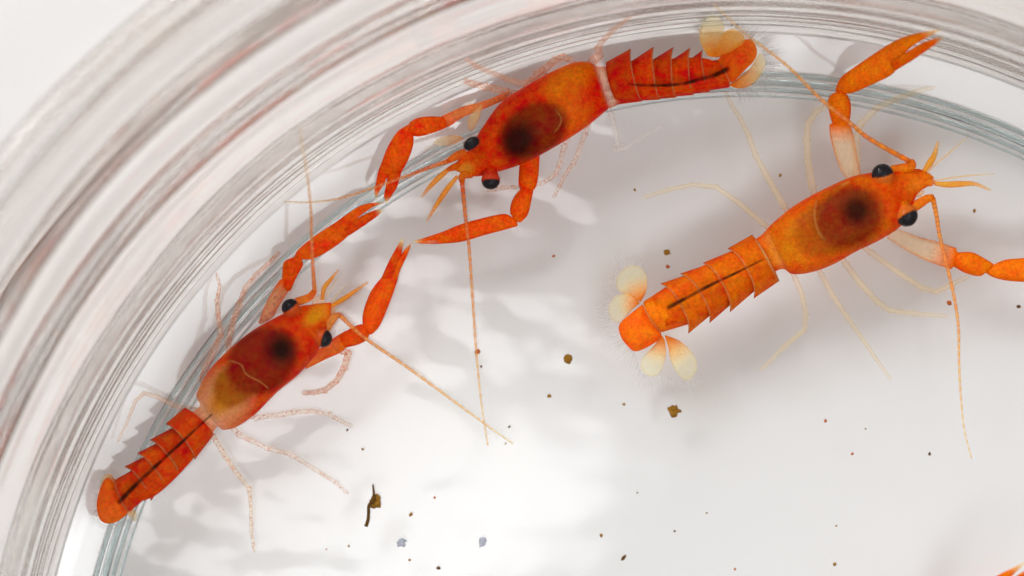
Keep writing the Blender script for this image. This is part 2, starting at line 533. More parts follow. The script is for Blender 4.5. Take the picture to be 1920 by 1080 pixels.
def tergite(root, fL, fR, rL, rR, z, h, col, edge, fwd, hook=16, lift=0.07, margin=True, belly=0.45):
    """one arched tail plate between its front corners and its swept-back side points (px)"""
    m, n = 9, 30
    V, C, F = [], [], []
    for side in (1, -1):
        for i in range(m + 1):
            u = i / m
            for k in range(n + 1):
                v = -1 + 2 * k / n
                t = (v + 1) / 2
                fx, fy = fL[0] + (fR[0] - fL[0]) * t, fL[1] + (fR[1] - fL[1]) * t
                rx, ry = rL[0] + (rR[0] - rL[0]) * t, rL[1] + (rR[1] - rL[1]) * t
                k4 = (1 - abs(v) ** 3.2)
                rx += fwd[0] * hook * k4; ry += fwd[1] * hook * k4
                fx += fwd[0] * 5 * (1 - v * v); fy += fwd[1] * 5 * (1 - v * v)
                px, py = fx + (rx - fx) * u, fy + (ry - fy) * u
                arch = math.sqrt(max(0.0, 1 - (v * 0.995) ** 2))
                if side > 0: zz = z + h * arch + lift * u
                else: zz = z - belly * h * arch + lift * u - 0.02
                V.append(W(px, py, zz))
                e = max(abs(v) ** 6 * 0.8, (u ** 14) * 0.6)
                overlap_shade = (col[0] * 0.8, col[1] * 0.6, col[2], min(1, col[3] + 0.1))  # darker front edge: shade of the overlapping plate painted into the colour
                C.append(mix4(mix4(col, edge, e), overlap_shade, 0.75 * (1 - u) ** 2.5 + 0.12 * math.sin(v * 9 + fL[0]) * (1 - u)))
    N = (m + 1) * (n + 1)
    for s in (0, 1):
        for i in range(m):
            for k in range(n):
                a = s * N + i * (n + 1) + k
                f = (a, a + 1, a + n + 2, a + n + 1)
                F.append(f[::-1] if s == 0 else f)
    for i in range(m):
        a, b = i * (n + 1), (i + 1) * (n + 1)
        F.append((a, b, N + b, N + a)); F.append((b + n, a + n, N + a + n, N + b + n))
    for k in range(n):
        F.append((k, k + 1, N + k + 1, N + k)); a = m * (n + 1) + k; F.append((a + 1, a, N + a, N + a + 1))
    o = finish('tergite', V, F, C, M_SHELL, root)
    if margin:
        pts = []
        for k in range(1, n, 2):
            q = Vector(V[m * (n + 1) + k]); pts.append(q)
        VV, FF = [], []
        w = 0.014
        for q in pts:
            b = len(VV)
            f3 = Vector((fwd[0], -fwd[1], 0)) * 0.022
            VV += [q + Vector((0, 0, w)) + f3, q + Vector((0, 0, w)) - f3 * 0.3, q - Vector((0, 0, w)) - f3 * 0.3, q - Vector((0, 0, w)) + f3]
            if b:
                for e in range(4):
                    g = (e + 1) % 4
                    FF.append((b - 4 + e, b - 4 + g, b + g, b + e))
        finish('rear_margin', VV, FF, None, M_MARGIN, root, o)
    return o

def body(root, stations, patches, base, z=1.45, sq=2.3, hk=0.86):
    """one skin from rostrum to tail; stations (L, R, height factor, rgba); patches (x, y, rx, ry, angle, rgba, softness)"""
    P = spline([(*L, *R, hf, *c) for L, R, hf, c in stations], 8)
    st = []
    for q in P:
        L, R = W(q[0], q[1], z), W(q[2], q[3], z)
        s = (R - L) / 2
        b = tuple(max(0.0, x) for x in q[5:9])
        def col(p, x, y, b=b):
            c = b
            k = CAMZ - p.z
            px, py = p.x / k * DIST * 100 + 960, 540 - p.y / k * DIST * 100
            c = mix4(c, (c[0] * 0.92, c[1] * 0.62, c[2] * 0.6, min(1, c[3] + 0.12)), (abs(x) ** 5))
            if y > -0.1:
                for (ax, ay, rx, ry, an, pc, soft) in patches:
                    dx, dy = px - ax, py - ay
                    ca, sa = math.cos(an), math.sin(an)
                    ex, ey = (dx * ca + dy * sa) / rx, (-dx * sa + dy * ca) / ry
                    d = math.hypot(ex, ey)
                    c = mix4(c, pc, (1 + soft * 0.5 - d) / soft) if d < 1 + soft * 0.5 else c
            return c
        st.append((( L + R) / 2, s, Vector((0, 0, s.length * hk * q[4])), col))
    rows, C = ringset(st, 72, sq)
    return finish('body', [v for r in rows for v in r], rings(rows), C, M_SHELL, root)

def crayfish(name, centre, label):
    r = bpy.data.objects.new(name, None)
    COL.objects.link(r)
    r.location = W(centre[0], centre[1], ZF)
    tag(r, label, 'crayfish', 'crayfish in the dish')
    return r

def claw(root, parts, col, tip, arm_clear=None, z=1.2, rise=0.0):
    """parts: merus, carpus, palm with fixed finger, movable finger (edge pairs in px, base to tip)"""
    me_, ca_, pa_, mo_ = parts
    red = (col[0] * 0.82, col[1] * 0.5, col[2] * 0.7, min(1, col[3] + 0.15))
    def c_arm(t, x, y):
        if arm_clear is None: return mix4(col, red, abs(x) ** 4 * 0.8)
        e = abs(x) ** 6
        c = mix4(arm_clear, col, max(e * (0.35 + 0.65 * t), (t - 0.62) / 0.38))
        return c
    def c_mid(t, x, y): return mix4(col, red, max(abs(x) ** 4 * 0.7, 0.5 * (1 - t) * (1 - t)))
    def c_palm(t, x, y):
        c = mix4(col, red, abs(x) ** 5 * 0.6)
        return mix4(c, tip, (t - 0.82) / 0.17)
    def c_fin(t, x, y):
        return mix4(mix4(red, col, t * 0.5), tip, (t - 0.72) / 0.26)
    a = pair_loft('claw_arm', me_, root, M_SHELL, c_arm, z=z)
    pair_loft('carpus', ca_, root, M_SHELL, c_mid, z=z + 0.03, flat=0.8, parent=a)
    pair_loft('palm', pa_, root, M_SHELL, c_palm, z=z, flat=0.62, parent=a, sub=6, dz=rise)
    pair_loft('movable_finger', mo_, root, M_SHELL, c_fin, z=z + 0.02 + 0.55 * rise, flat=0.7, parent=a, dz=0.45 * rise)
    return a

def leg(root, pts, col, mat, r0=6.0, r1=3.0, knee=1.45, start=1.15, end=0.66):
    """thin walking leg: px points from the body out; rises to a knee and comes down to the floor"""
    n = len(pts); out = []
    def zt(t): return start + (knee - start) * min(1, t / 0.4) if t < 0.4 else knee + (end - knee) * ((t - 0.4) / 0.6)
    for i, p in enumerate(pts):
        t = i / (n - 1)
        r = r0 + (r1 - r0) * t
        joint = 1.18 if 0 < i < n - 1 and i % 2 else 1.0
        if i == n - 1: r *= 0.25
        out.append((p[0], p[1], zt(t), r * joint))
        if i < n - 1:
            q = pts[i + 1]
            for f, k in ((0.12, 0.9), (0.5, 0.92), (0.88, 0.84)):
                tt = (i + f) / (n - 1)
                out.append((p[0] + (q[0] - p[0]) * f, p[1] + (q[1] - p[1]) * f, zt(tt), (r0 + (r1 - r0) * tt) * k))
    col = (col[0], col[1], col[2], col[3] * 0.62)
    def c(t, x, y):
        e = 0.14 * abs(x) ** 4
        return (col[0], col[1], col[2], min(1, col[3] + e) * (1 - 0.35 * max(0, (t - 0.8) / 0.2)))
    return tube('leg', out, root, mat, c, n=10, sub=3)

def antenna(root, base_pts, whip, col, tipcol, z0=1.55, z1=2.2, w0=4.4, w1=1.5):
    n = len(whip)
    def cw(t, x, y):
        c = mix4(col, tipcol, t * 1.15)
        return (c[0], c[1], c[2], c[3] * (1.15 if int(t * 64) % 2 else 0.62))
    w = tube('antenna', [(p[0], p[1], z0 + (z1 - z0) * i / (n - 1), w0 + (w1 - w0) * (i / (n - 1)) ** 0.7) for i, p in enumerate(whip)], root, M_FINE, cw, n=8, sub=16, ringed=0.10)
    m = len(base_pts)
    tube('peduncle', [(p[0], p[1], 1.45 + (z0 - 1.45) * i / (m - 1), p[2]) for i, p in enumerate(base_pts)], root, M_SHELL, lambda t, x, y: col, parent=w, n=12)
    return w

def antennule(root, pts, col, w=4.0, z=1.5):
    n = len(pts)
    return tube('antennule', [(p[0], p[1], z + 0.1 * i / (n - 1), w * (0.5 + 0.8 * math.sin(math.pi * min(1, 0.12 + i / (n - 1)))) if w > 2 else w) for i, p in enumerate(pts)],
                root, M_FINE, lambda t, x, y: (col[0], col[1], col[2], col[3] * (1 - 0.75 * max(0, t - 0.6) / 0.4)), n=8, sub=8, ringed=0.07)

def gut(root, pts, z, w=4.5):
    n = len(pts)
    return tube('gut_line', [(p[0], p[1], p[2] if len(p) > 2 else z, max(1.0, 1.1 * w * (0.45 + 0.55 * i / (n - 1)))) for i, p in enumerate(pts)], root, M_FINE, lambda t, x, y: (0.022, 0.007, 0.004, (0.42 + 0.14 * math.sin(t * 23) + 0.1 * math.sin(t * 61)) * min(1, 0.35 + t * 3) * (1 - abs(x)) ** 0.8), n=12)

def lerp2(a, b, t): return (a[0] + (b[0] - a[0]) * t, a[1] + (b[1] - a[1]) * t)

def tail(root, L, R, z, h, col, edge, insetL, insetR, hook, narrow=0.0):
    """toothed tail plates from two chains of side points (front first)"""
    n = len(L) - 1
    ax = (((L[0][0] + R[0][0]) - (L[-1][0] + R[-1][0])) / 2, ((L[0][1] + R[0][1]) - (L[-1][1] + R[-1][1])) / 2)
    l = math.hypot(*ax); fwd = (ax[0] / l, ax[1] / l)
    for i in range(n):
        if i == 0: fL, fR = L[0], R[0]
        else:
            fL = lerp2(L[i], R[i], insetL / math.dist(L[i], R[i])); fR = lerp2(R[i], L[i], insetR / math.dist(L[i], R[i]))
            fL = (fL[0] + fwd[0] * (hook + 4), fL[1] + fwd[1] * (hook + 4)); fR = (fR[0] + fwd[0] * (hook + 4), fR[1] + fwd[1] * (hook + 4))
        hh = h * (1 - 0.25 * i / n)
        k = random.Random(i * 7 + int(L[0][0])).uniform(-0.12, 0.12)
        c = (col[0] * (1 + k), col[1] * (1 + k * 2), col[2], col[3])
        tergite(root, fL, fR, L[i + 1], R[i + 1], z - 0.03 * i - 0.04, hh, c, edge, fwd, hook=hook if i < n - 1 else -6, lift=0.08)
    return fwd

# ------------------------------------------------------------------ the red crayfish lying along the wall, tail straight
C1 = crayfish('crayfish', (430, 760), 'red crayfish with straight narrow tail, both open claws reaching toward another crayfish')
RED1 = (*lin(208, 66, 12), 0.74); RED1D = (*lin(196, 48, 10), 0.8); PALE1 = (*lin(226, 160, 108), 0.45); MEM = (*lin(236, 170, 130), 0.3)
TIP = (*lin(248, 205, 140), 0.12)
L1 = [(346, 764), (310, 795), (280, 825), (256, 850), (233, 875), (215, 900)]
R1 = [(401, 815), (365, 862), (335, 891), (308, 915), (283, 940), (243, 960)]
body(C1, [((619, 567), (622, 570), 0.8, RED1), ((594, 570), (619, 596), 0.6, (*lin(226, 120, 30), 0.6)), ((568, 573), (614, 616), 0.8, RED1), ((548, 580), (606, 638), 0.9, RED1),
          ((510, 599), (590, 667), 1.0, RED1D), ((470, 622), (560, 702), 1.0, RED1D), ((430, 655), (520, 735), 1.0, RED1), ((393, 693), (478, 777), 0.98, RED1),
          ((370, 734), (442, 801), 0.9, (*lin(216, 92, 36), 0.6)), ((370, 748), (418, 806), 0.75, (*lin(226, 140, 90), 0.42)), ((374, 762), (408, 800), 0.65, MEM),
          ((350, 783), (394, 818), 0.6, RED1), ((300, 830), (352, 872), 0.6, RED1), ((245, 885), (296, 926), 0.6, RED1), ((222, 912), (250, 945), 0.5, RED1)],
     [(412, 752, 60, 46, -0.75, (*lin(228, 170, 112), 0.4), 0.8), (428, 742, 52, 22, -0.75, (*lin(190, 128, 44), 0.62), 0.7), (440, 722, 46, 38, -0.75, (*lin(150, 84, 22), 0.8), 0.3), (490, 677, 72, 58, -0.75, (*lin(122, 26, 8), 0.92), 0.22),
      (527, 655, 27, 27, 0, (*lin(34, 8, 6), 0.96), 1.1), (590, 592, 22, 13, -0.75, (*lin(232, 140, 24), 0.6), 0.9)], RED1)
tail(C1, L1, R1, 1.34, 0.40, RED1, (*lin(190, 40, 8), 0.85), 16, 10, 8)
gut(C1, [(398, 776, 1.80), (372, 800, 1.86), (340, 830, 1.83), (304, 863, 1.80), (290, 876, 1.76), (256, 908, 1.74), (222, 943, 1.62)], 1.75, 5.0)
tube('groove', [(430, 676, 2.02, 1.4), (452, 684, 2.09, 1.7), (462, 702, 2.10, 1.8), (488, 716, 2.05, 1.8), (503, 728, 1.95, 1.5)], C1, M_GROOVE, lambda t, x, y: (1, 1, 1, 1))
ORF = (*lin(218, 84, 14), 0.72)
telson = plate('telson', [(216, 906), (200, 896), (188, 915), (181, 948), (188, 975), (206, 982), (226, 974), (240, 958), (230, 930)], C1, M_SHELL, lambda t, f: mix4(ORF, (*lin(228, 100, 16), 0.62), t * 0.8), 1.25, 0.09, 0.12, base=(228, 935))
for ol in ([(216, 900), (205, 888), (192, 895), (186, 915), (196, 925), (212, 915)], [(236, 952), (240, 965), (252, 978), (258, 968), (250, 955)]):
    plate('uropod', ol, C1, M_FINE, lambda t, f: mix4((*lin(232, 130, 30), 0.5), (*lin(246, 214, 160), 0.2), t * 1.2), 1.12, 0.04, 0.03)
seta_fringe(C1, telson, [(196, 888), (182, 915), (176, 950), (184, 980), (206, 990), (240, 978), (256, 972)], 1.2, 17, 260, 215, 940)
eye(C1, 545, 577, 17, (-0.6, -0.8), 1.72, lin(198, 72, 14)); eye(C1, 606, 634, 17, (0.95, 0.3), 1.72, lin(198, 72, 14))
claw(C1, ([((484, 606), (514, 592)), ((497, 572), (524, 572)), ((511, 545), (537, 552)), ((525, 524), (548, 534))],
          [((528, 536), (545, 545)), ((529, 515), (556, 520)), ((532, 492), (568, 498)), ((547, 483), (566, 487))],
          [((552, 481), (567, 487)), ((560, 467), (588, 485)), ((592, 441), (620, 468)), ((630, 416), (655, 440)), ((649, 402), (663, 416)), ((675, 386), (690, 394)), ((700, 380), (708, 384)), ((720, 379), (721, 381))],
          [((638, 424), (656, 441)), ((668, 410), (677, 427)), ((697, 396), (704, 408)), ((715, 391), (718, 396))]), (*lin(224, 84, 10), 0.78), TIP, (*lin(232, 150, 90), 0.35))
claw(C1, ([((578, 668), (574, 692)), ((600, 653), (610, 674)), ((625, 634), (640, 660)), ((648, 620), (656, 645))],
          [((637, 629), (648, 652)), ((660, 614), (672, 646)), ((680, 608), (688, 637)), ((690, 619), (692, 628))],
          [((681, 617), (697, 627)), ((680, 590), (712, 611)), ((693, 551), (731, 567)), ((713, 523), (744, 530)), ((729, 516), (750, 508)), ((743, 493), (763, 480)), ((757, 470), (770, 462)), ((769, 456), (771, 454))],
          [((715, 521), (739, 521)), ((728, 492), (746, 496)), ((741, 468), (753, 476)), ((754, 446), (757, 447))]), (*lin(220, 82, 12), 0.78), TIP, (*lin(228, 110, 40), 0.55))
antenna(C1, [(556, 566, 8), (566, 563, 8), (580, 557, 7), (590, 545, 5.5)], [(590, 546), (587, 505), (584, 441), (583, 395), (577, 335), (566, 268), (563, 240)], (*lin(218, 120, 48), 0.62), (*lin(236, 196, 150), 0.28), 1.6, 3.8)
antenna(C1, [(610, 620, 8), (618, 606, 8), (628, 594, 6.5), (636, 590, 5)], [(636, 590), (682, 632), (764, 689), (860, 759), (920, 803), (962, 832)], (*lin(214, 140, 64), 0.6), (*lin(238, 196, 140), 0.3), 1.6, 1.2)
YEL = (*lin(226, 150, 54), 0.5)
antennule(C1, [(604, 562), (608, 540), (621, 523), (635, 505)], YEL, 3.6); antennule(C1, [(620, 575), (643, 561), (664, 547), (690, 529)], YEL, 3.6)
antennule(C1, [(608, 560), (622, 540), (634, 520)], (*lin(236, 200, 150), 0.25), 1.2); antennule(C1, [(622, 570), (632, 552), (655, 530)], (*lin(236, 200, 150), 0.25), 1.2)
for ol in ([(600, 585), (585, 570), (590, 556), (604, 552), (610, 566)], [(612, 590), (617, 572), (626, 560), (632, 572), (622, 594)]):
    plate('antennal_scale', ol, C1, M_FINE, lambda t, f: mix4((*lin(230, 150, 80), 0.45), (*lin(246, 215, 190), 0.22), t), 1.42, 0.03, 0.02)
PK = (*lin(240, 205, 185), 0.15); PK2 = (*lin(238, 180, 150), 0.24)
leg(C1, [(430, 668), (428, 640), (438, 600), (448, 571), (460, 540), (480, 515), (503, 494), (524, 472)], PK2, M_LIMB, 7, 4)
leg(C1, [(380, 715), (385, 690), (402, 655), (414, 628), (409, 590), (407, 565), (412, 535), (406, 512)], PK2, M_LIMB, 8, 3, end=1.3)
leg(C1, [(372, 770), (345, 766), (325, 760), (295, 744), (270, 737), (254, 752), (238, 792), (220, 830)], (*lin(226, 190, 165), 0.28), M_FINE, 6, 3, end=1.05)
leg(C1, [(600, 668), (635, 655), (653, 662), (645, 690), (630, 715), (609, 732), (588, 736), (566, 737)], PK2, M_LIMB, 8, 5, knee=1.2)
leg(C1, [(455, 775), (480, 783), (520, 779), (550, 773), (584, 771), (617, 777), (641, 791), (662, 800)], PK, M_LIMB, 6, 4)
leg(C1, [(430, 795), (448, 815), (500, 840), (545, 852), (590, 880), (630, 905), (652, 926)], PK, M_LIMB, 6, 3.5)
leg(C1, [(398, 815), (417, 847), (442, 885), (467, 916), (471, 955), (471, 995), (477, 1036)], (*lin(240, 205, 175), 0.2), M_LIMB, 6, 3)

# ------------------------------------------------------------------ the red crayfish with its tail rolled on one side
C2 = crayfish('crayfish', (1080, 200), 'deep red crayfish with rolled tail showing one row of teeth, beside glass wall')
RED2 = (*lin(206, 58, 8), 0.78); RED2D = (*lin(196, 42, 6), 0.84); OR2 = (*lin(218, 88, 8), 0.72)
L2 = [(1136, 117), (1183, 91), (1226, 87), (1263, 88), (1295, 89), (1318, 93), (1344, 112)]
R2 = [(1158, 196), (1204, 190), (1238, 187), (1268, 183), (1301, 178), (1332, 172), (1368, 164)]
body(C2, [((846, 312), (848, 317), 0.8, RED2), ((862, 298), (876, 329), 0.6, OR2), ((885, 272), (904, 330), 0.85, RED2), ((905, 238), (935, 322), 0.95, RED2),
          ((943, 189), (985, 305), 1.0, RED2D), ((1002, 152), (1038, 277), 1.0, RED2), ((1050, 127), (1085, 248), 1.0, OR2), ((1083, 116), (1112, 228), 0.95, RED2),
          ((1106, 117), (1137, 207), 0.85, RED2D), ((1116, 123), (1143, 203), 0.7, (*lin(222, 140, 110), 0.4)), ((1128, 125), (1152, 200), 0.62, MEM), ((1150, 122), (1172, 190), 0.6, RED2),
          ((1230, 112), (1240, 182), 0.6, RED2), ((1310, 108), (1318, 170), 0.6, RED2), ((1350, 118), (1366, 158), 0.5, RED2)],
     [(1068, 150, 46, 26, -0.5, (*lin(228, 108, 8), 0.66), 0.9), (1002, 243, 66, 48, -0.5, (*lin(124, 32, 8), 0.92), 0.25), (972, 264, 32, 38, 0.5, (*lin(46, 8, 8), 0.95), 0.9), (872, 318, 15, 10, -0.5, (*lin(234, 150, 50), 0.5), 0.9)], RED2)
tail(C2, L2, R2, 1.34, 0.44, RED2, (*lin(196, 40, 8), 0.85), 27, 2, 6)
gut(C2, [(1176, 158, 1.78), (1210, 160, 1.80), (1248, 160, 1.82), (1280, 157, 1.80), (1304, 151, 1.78), (1340, 141, 1.70), (1366, 128, 1.60)], 1.78, 5.0)
tube('groove', [(1040, 205, 2.02, 1.5), (1052, 222, 2.02, 1.8), (1046, 240, 1.96, 1.8), (1034, 252, 1.86, 1.4)], C2, M_GROOVE, lambda t, x, y: (1, 1, 1, 1))
telson = plate('telson', [(1345, 113), (1362, 96), (1387, 78), (1408, 74), (1419, 92), (1415, 112), (1396, 132), (1372, 154), (1352, 140)], C2, M_SHELL, lambda t, f: mix4((*lin(212, 70, 8), 0.75), (*lin(226, 110, 14), 0.62), t * f), 1.42, 0.1, 0.14, base=(1350, 130))
PY = (*lin(244, 214, 150), 0.12)
plate('uropod', [(1326, 104), (1314, 82), (1311, 58), (1319, 37), (1337, 28), (1354, 36), (1358, 58), (1350, 84), (1340, 106)], C2, M_FINE, lambda t, f: mix4((*lin(236, 136, 18), 0.62), PY, t * 1.25 - 0.1), 1.34, 0.045, 0.05, base=(1338, 106), tilt=1.35)
plate('uropod', [(1340, 108), (1346, 82), (1356, 62), (1374, 54), (1392, 64), (1396, 78), (1378, 92), (1360, 104)], C2, M_FINE, lambda t, f: mix4((*lin(234, 126, 14), 0.66), (*lin(244, 176, 80), 0.35), t * 1.1), 1.3, 0.045, 0.05, base=(1344, 110), tilt=0.5)
plate('uropod', [(1366, 160), (1384, 166), (1404, 162), (1424, 145), (1436, 116), (1424, 100), (1408, 126), (1384, 146)], C2, M_FINE, lambda t, f: mix4((*lin(230, 120, 14), 0.62), PY, t * 1.05 - 0.15), 1.26, 0.045, 0.04, base=(1364, 156))
seta_fringe(C2, telson, [(1312, 60), (1318, 32), (1340, 22), (1372, 44), (1400, 62), (1424, 84), (1440, 112), (1432, 146), (1410, 166), (1380, 172)], 1.3, 48, 1000, 1372, 112)
eye(C2, 884, 269, 15, (-0.3, -0.4), 1.98, lin(200, 60, 16), black=-0.9, squash=(1.1, 0.78), ang=0.6); eye(C2, 920, 338, 17.5, (0.05, 1), 1.7, lin(190, 46, 8))
claw(C2, ([((955, 170), (948, 187)), ((905, 190), (905, 205)), ((868, 200), (868, 220)), ((838, 213), (846, 235)), ((820, 222), (832, 241))],
          [((832, 219), (836, 240)), ((805, 218), (810, 250)), ((783, 221), (786, 256)), ((768, 229), (772, 254))],
          [((766, 233), (776, 252)), ((745, 247), (774, 275)), ((727, 275), (763, 305)), ((716, 303), (747, 328)), ((709, 322), (728, 331)), ((705, 342), (720, 345)), ((702, 358), (710, 362)), ((704, 374), (706, 375))],
          [((730, 316), (753, 322)), ((724, 345), (745, 350)), ((720, 366), (735, 366)), ((722, 380), (725, 381))]), (*lin(222, 78, 8), 0.78), TIP, (*lin(230, 130, 66), 0.55))
claw(C2, ([((975, 290), (1012, 290)), ((973, 320), (1010, 325)), ((972, 345), (1005, 350)), ((978, 358), (996, 361))],
          [((978, 352), (1000, 358)), ((962, 372), (996, 378)), ((956, 395), (990, 402)), ((962, 410), (978, 416))],
          [((962, 408), (970, 424)), ((945, 401), (950, 430)), ((905, 409), (908, 441)), ((865, 420), (867, 453)), ((828, 435), (828, 457)), ((795, 446), (793, 457)), ((774, 452), (774, 455))],
          [((876, 437), (876, 451)), ((840, 442), (840, 456)), ((798, 450), (797, 457))]), (*lin(222, 84, 8), 0.78), TIP)
antenna(C2, [(872, 288, 9), (860, 291, 8.5), (850, 296, 7), (840, 302, 5)], [(840, 302), (800, 316), (757, 332), (700, 352), (640, 371), (585, 379), (532, 378)], (*lin(214, 98, 30), 0.66), (*lin(236, 186, 130), 0.28), 1.6, 2.0)
antenna(C2, [(884, 326, 8), (874, 327, 8), (866, 332, 6.5), (867, 342, 5)], [(866, 336), (872, 400), (880, 470), (886, 560), (893, 660), (903, 760), (915, 836)], (*lin(206, 92, 32), 0.66), (*lin(236, 190, 130), 0.3), 1.6, 1.2)
antennule(C2, [(848, 312), (826, 330), (806, 350), (790, 370)], YEL, 4.2); antennule(C2, [(858, 330), (838, 355), (818, 385), (800, 415)], YEL, 4.0)
antennule(C2, [(862, 306), (850, 314), (838, 319)], (*lin(214, 90, 30), 0.7), 5.0)
plate('antennal_scale', [(870, 258), (850, 253), (826, 258), (812, 267), (828, 274), (852, 270)], C2, M_FINE, lambda t, f: mix4((*lin(232, 160, 90), 0.42), (*lin(246, 220, 180), 0.18), t), 1.3, 0.04, 0.03)
plate('antennal_scale', [(880, 246), (876, 228), (888, 208), (904, 196), (900, 218), (890, 240)], C2, M_FINE, lambda t, f: (*lin(240, 190, 130), 0.28), 1.3, 0.04, 0.03)
leg(C2, [(975, 178), (951, 173), (930, 167), (912, 163), (890, 158), (870, 152)], PK2, M_LIMB, 8, 6.5, knee=1.5, end=2.0)
leg(C2, [(1022, 140), (1000, 152), (975, 156), (950, 148), (912, 132), (889, 122), (872, 108)], PK2, M_LIMB, 7, 4, knee=2.0, end=3.0)
leg(C2, [(985, 165), (1005, 140), (1025, 126), (1042, 112), (1056, 106), (1068, 112), (1078, 122)], PK2, M_LIMB, 8, 6, knee=1.5, end=1.4)
leg(C2, [(1102, 124), (1114, 112), (1125, 104), (1121, 92), (1127, 80), (1150, 56), (1184, 30)], PK2, M_LIMB, 9, 4, knee=1.9, end=3.0)
GR = (*lin(232, 222, 216), 0.24)
leg(C2, [(1138, 198), (1146, 215), (1152, 240), (1158, 268), (1152, 279), (1170, 278), (1205, 258), (1246, 230)], GR, M_FINE, 6, 4)
leg(C2, [(1105, 225), (1097, 250), (1086, 280), (1076, 305), (1060, 328), (1050, 348), (1037, 371)], PK, M_LIMB, 6, 3.5)
leg(C2, [(1068, 250), (1058, 275), (1050, 305), (1042, 326), (1017, 344), (980, 350), (945, 352), (912, 358)], PK, M_LIMB, 6, 4)

# ------------------------------------------------------------------ the orange crayfish with its tail fan spread
C3 = crayfish('crayfish', (1560, 430), 'lighter orange crayfish with spread pale tail fan lobes standing out on the dish floor')
OR3 = (*lin(212, 92, 10), 0.72); OR3D = (*lin(206, 74, 8), 0.76); OR3Y = (*lin(218, 118, 16), 0.64)
L3 = [(1410, 440), (1364, 466), (1317, 493), (1275, 513), (1238, 532), (1206, 566)]
R3 = [(1461, 527), (1413, 560), (1368, 586), (1330, 606), (1290, 626), (1241, 623)]
body(C3, [((1748, 329), (1751, 333), 0.8, OR3Y), ((1724, 317), (1740, 349), 0.6, OR3), ((1698, 319), (1722, 362), 0.8, OR3), ((1672, 322), (1706, 394), 0.9, OR3D),
          ((1638, 323), (1689, 424), 1.0, OR3D), ((1593, 333), (1650, 450), 1.0, OR3), ((1540, 357), (1605, 472), 1.0, OR3), ((1493, 383), (1562, 496), 0.98, OR3),
          ((1457, 411), (1520, 511), 0.92, OR3), ((1443, 424), (1486, 514), 0.78, OR3), ((1434, 434), (1470, 505), 0.64, (*lin(224, 130, 50), 0.5)), ((1420, 446), (1452, 510), 0.6, OR3),
          ((1365, 474), (1402, 542), 0.6, OR3), ((1285, 516), (1320, 590), 0.6, OR3), ((1222, 560), (1250, 612), 0.5, OR3)],
     [(1500, 445, 62, 34, -0.5, (*lin(196, 106, 10), 0.7), 0.9), (1548, 428, 62, 50, -0.45, (*lin(160, 74, 8), 0.84), 0.3), (1592, 406, 68, 58, -0.45, (*lin(118, 40, 8), 0.92), 0.36),
      (1606, 395, 26, 26, 0, (*lin(48, 10, 8), 0.95), 1.0), (1720, 345, 22, 10, -0.4, (*lin(222, 110, 16), 0.62), 0.9)], OR3)
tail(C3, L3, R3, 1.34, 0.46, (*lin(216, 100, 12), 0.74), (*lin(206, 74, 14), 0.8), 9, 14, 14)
gut(C3, [(1432, 486, 1.90), (1400, 502, 1.93), (1365, 519, 1.90), (1333, 534, 1.87), (1290, 557, 1.82), (1251, 578, 1.72)], 1.85, 4.6)
tube('front_margin', [(1411, 441, 1.42, 1.8), (1425, 462, 1.76, 2.2), (1439, 486, 1.90, 2.2), (1450, 508, 1.74, 2.2), (1460, 526, 1.42, 2.0)], C3, M_MARGIN, lambda t, x, y: (1, 1, 1, 1))
tube('groove', [(1531, 376, 2.0, 1.4), (1527, 398, 2.10, 1.8), (1530, 420, 2.12, 2.2), (1538, 440, 2.06, 2.6), (1550, 452, 1.98, 1.5)], C3, M_GROOVE, lambda t, x, y: (1, 1, 1, 1))
tube('groove', [(1578, 349, 1.95, 2.0), (1586, 343, 1.92, 2.6), (1593, 340, 1.88, 1.6)], C3, M_GROOVE, lambda t, x, y: (1, 1, 1, 1))
telson = plate('telson', [(1204, 571), (1180, 590), (1161, 609), (1164, 631), (1176, 648), (1193, 659), (1226, 644), (1240, 627), (1224, 596)], C3, M_SHELL, lambda t, f: mix4((*lin(222, 104, 12), 0.72), (*lin(224, 88, 14), 0.68), t * f), 1.2, 0.1, 0.12, base=(1222, 598))
PU = (*lin(246, 220, 170), 0.12)
for ol, bs in (([(1201, 566), (1212, 546), (1212, 518), (1200, 501), (1178, 499), (1157, 520), (1160, 544), (1184, 556)], (1204, 566)),
               ([(1200, 568), (1182, 552), (1155, 555), (1141, 577), (1147, 599), (1163, 603), (1186, 580)], (1202, 568)),
               ([(1240, 628), (1226, 648), (1205, 672), (1202, 691), (1220, 706), (1238, 697), (1248, 669), (1247, 640)], (1243, 628)),
               ([(1246, 628), (1252, 648), (1258, 676), (1270, 701), (1289, 713), (1306, 694), (1302, 668), (1276, 640)], (1250, 628))):
    plate('uropod', ol, C3, M_FINE, lambda t, f: mix4((*lin(232, 126, 22), 0.62), mix4(PU, (*lin(242, 196, 120), 0.22), (f - 0.9) * 8), t * 1.6 - 0.15), 1.08, 0.045, 0.04, base=bs)
seta_fringe(C3, telson, [(1205, 496), (1176, 494), (1150, 520), (1138, 575), (1142, 605), (1160, 640), (1190, 668), (1200, 700), (1222, 712), (1250, 712), (1290, 720), (1310, 698)], 1.05, 36, 420, 1222, 604)
eye(C3, 1655, 328, 21, (-0.25, -1), 1.75, lin(206, 90, 14), black=0.05); eye(C3, 1700, 404, 21, (0.5, 0.85), 1.75, lin(206, 90, 14), black=0.05)
CLR = (*lin(238, 200, 160), 0.22)
G3 = lambda pr: [tuple((1480 + x / 3.375, 20 + y / 3.375) for x, y in p) for p in pr]
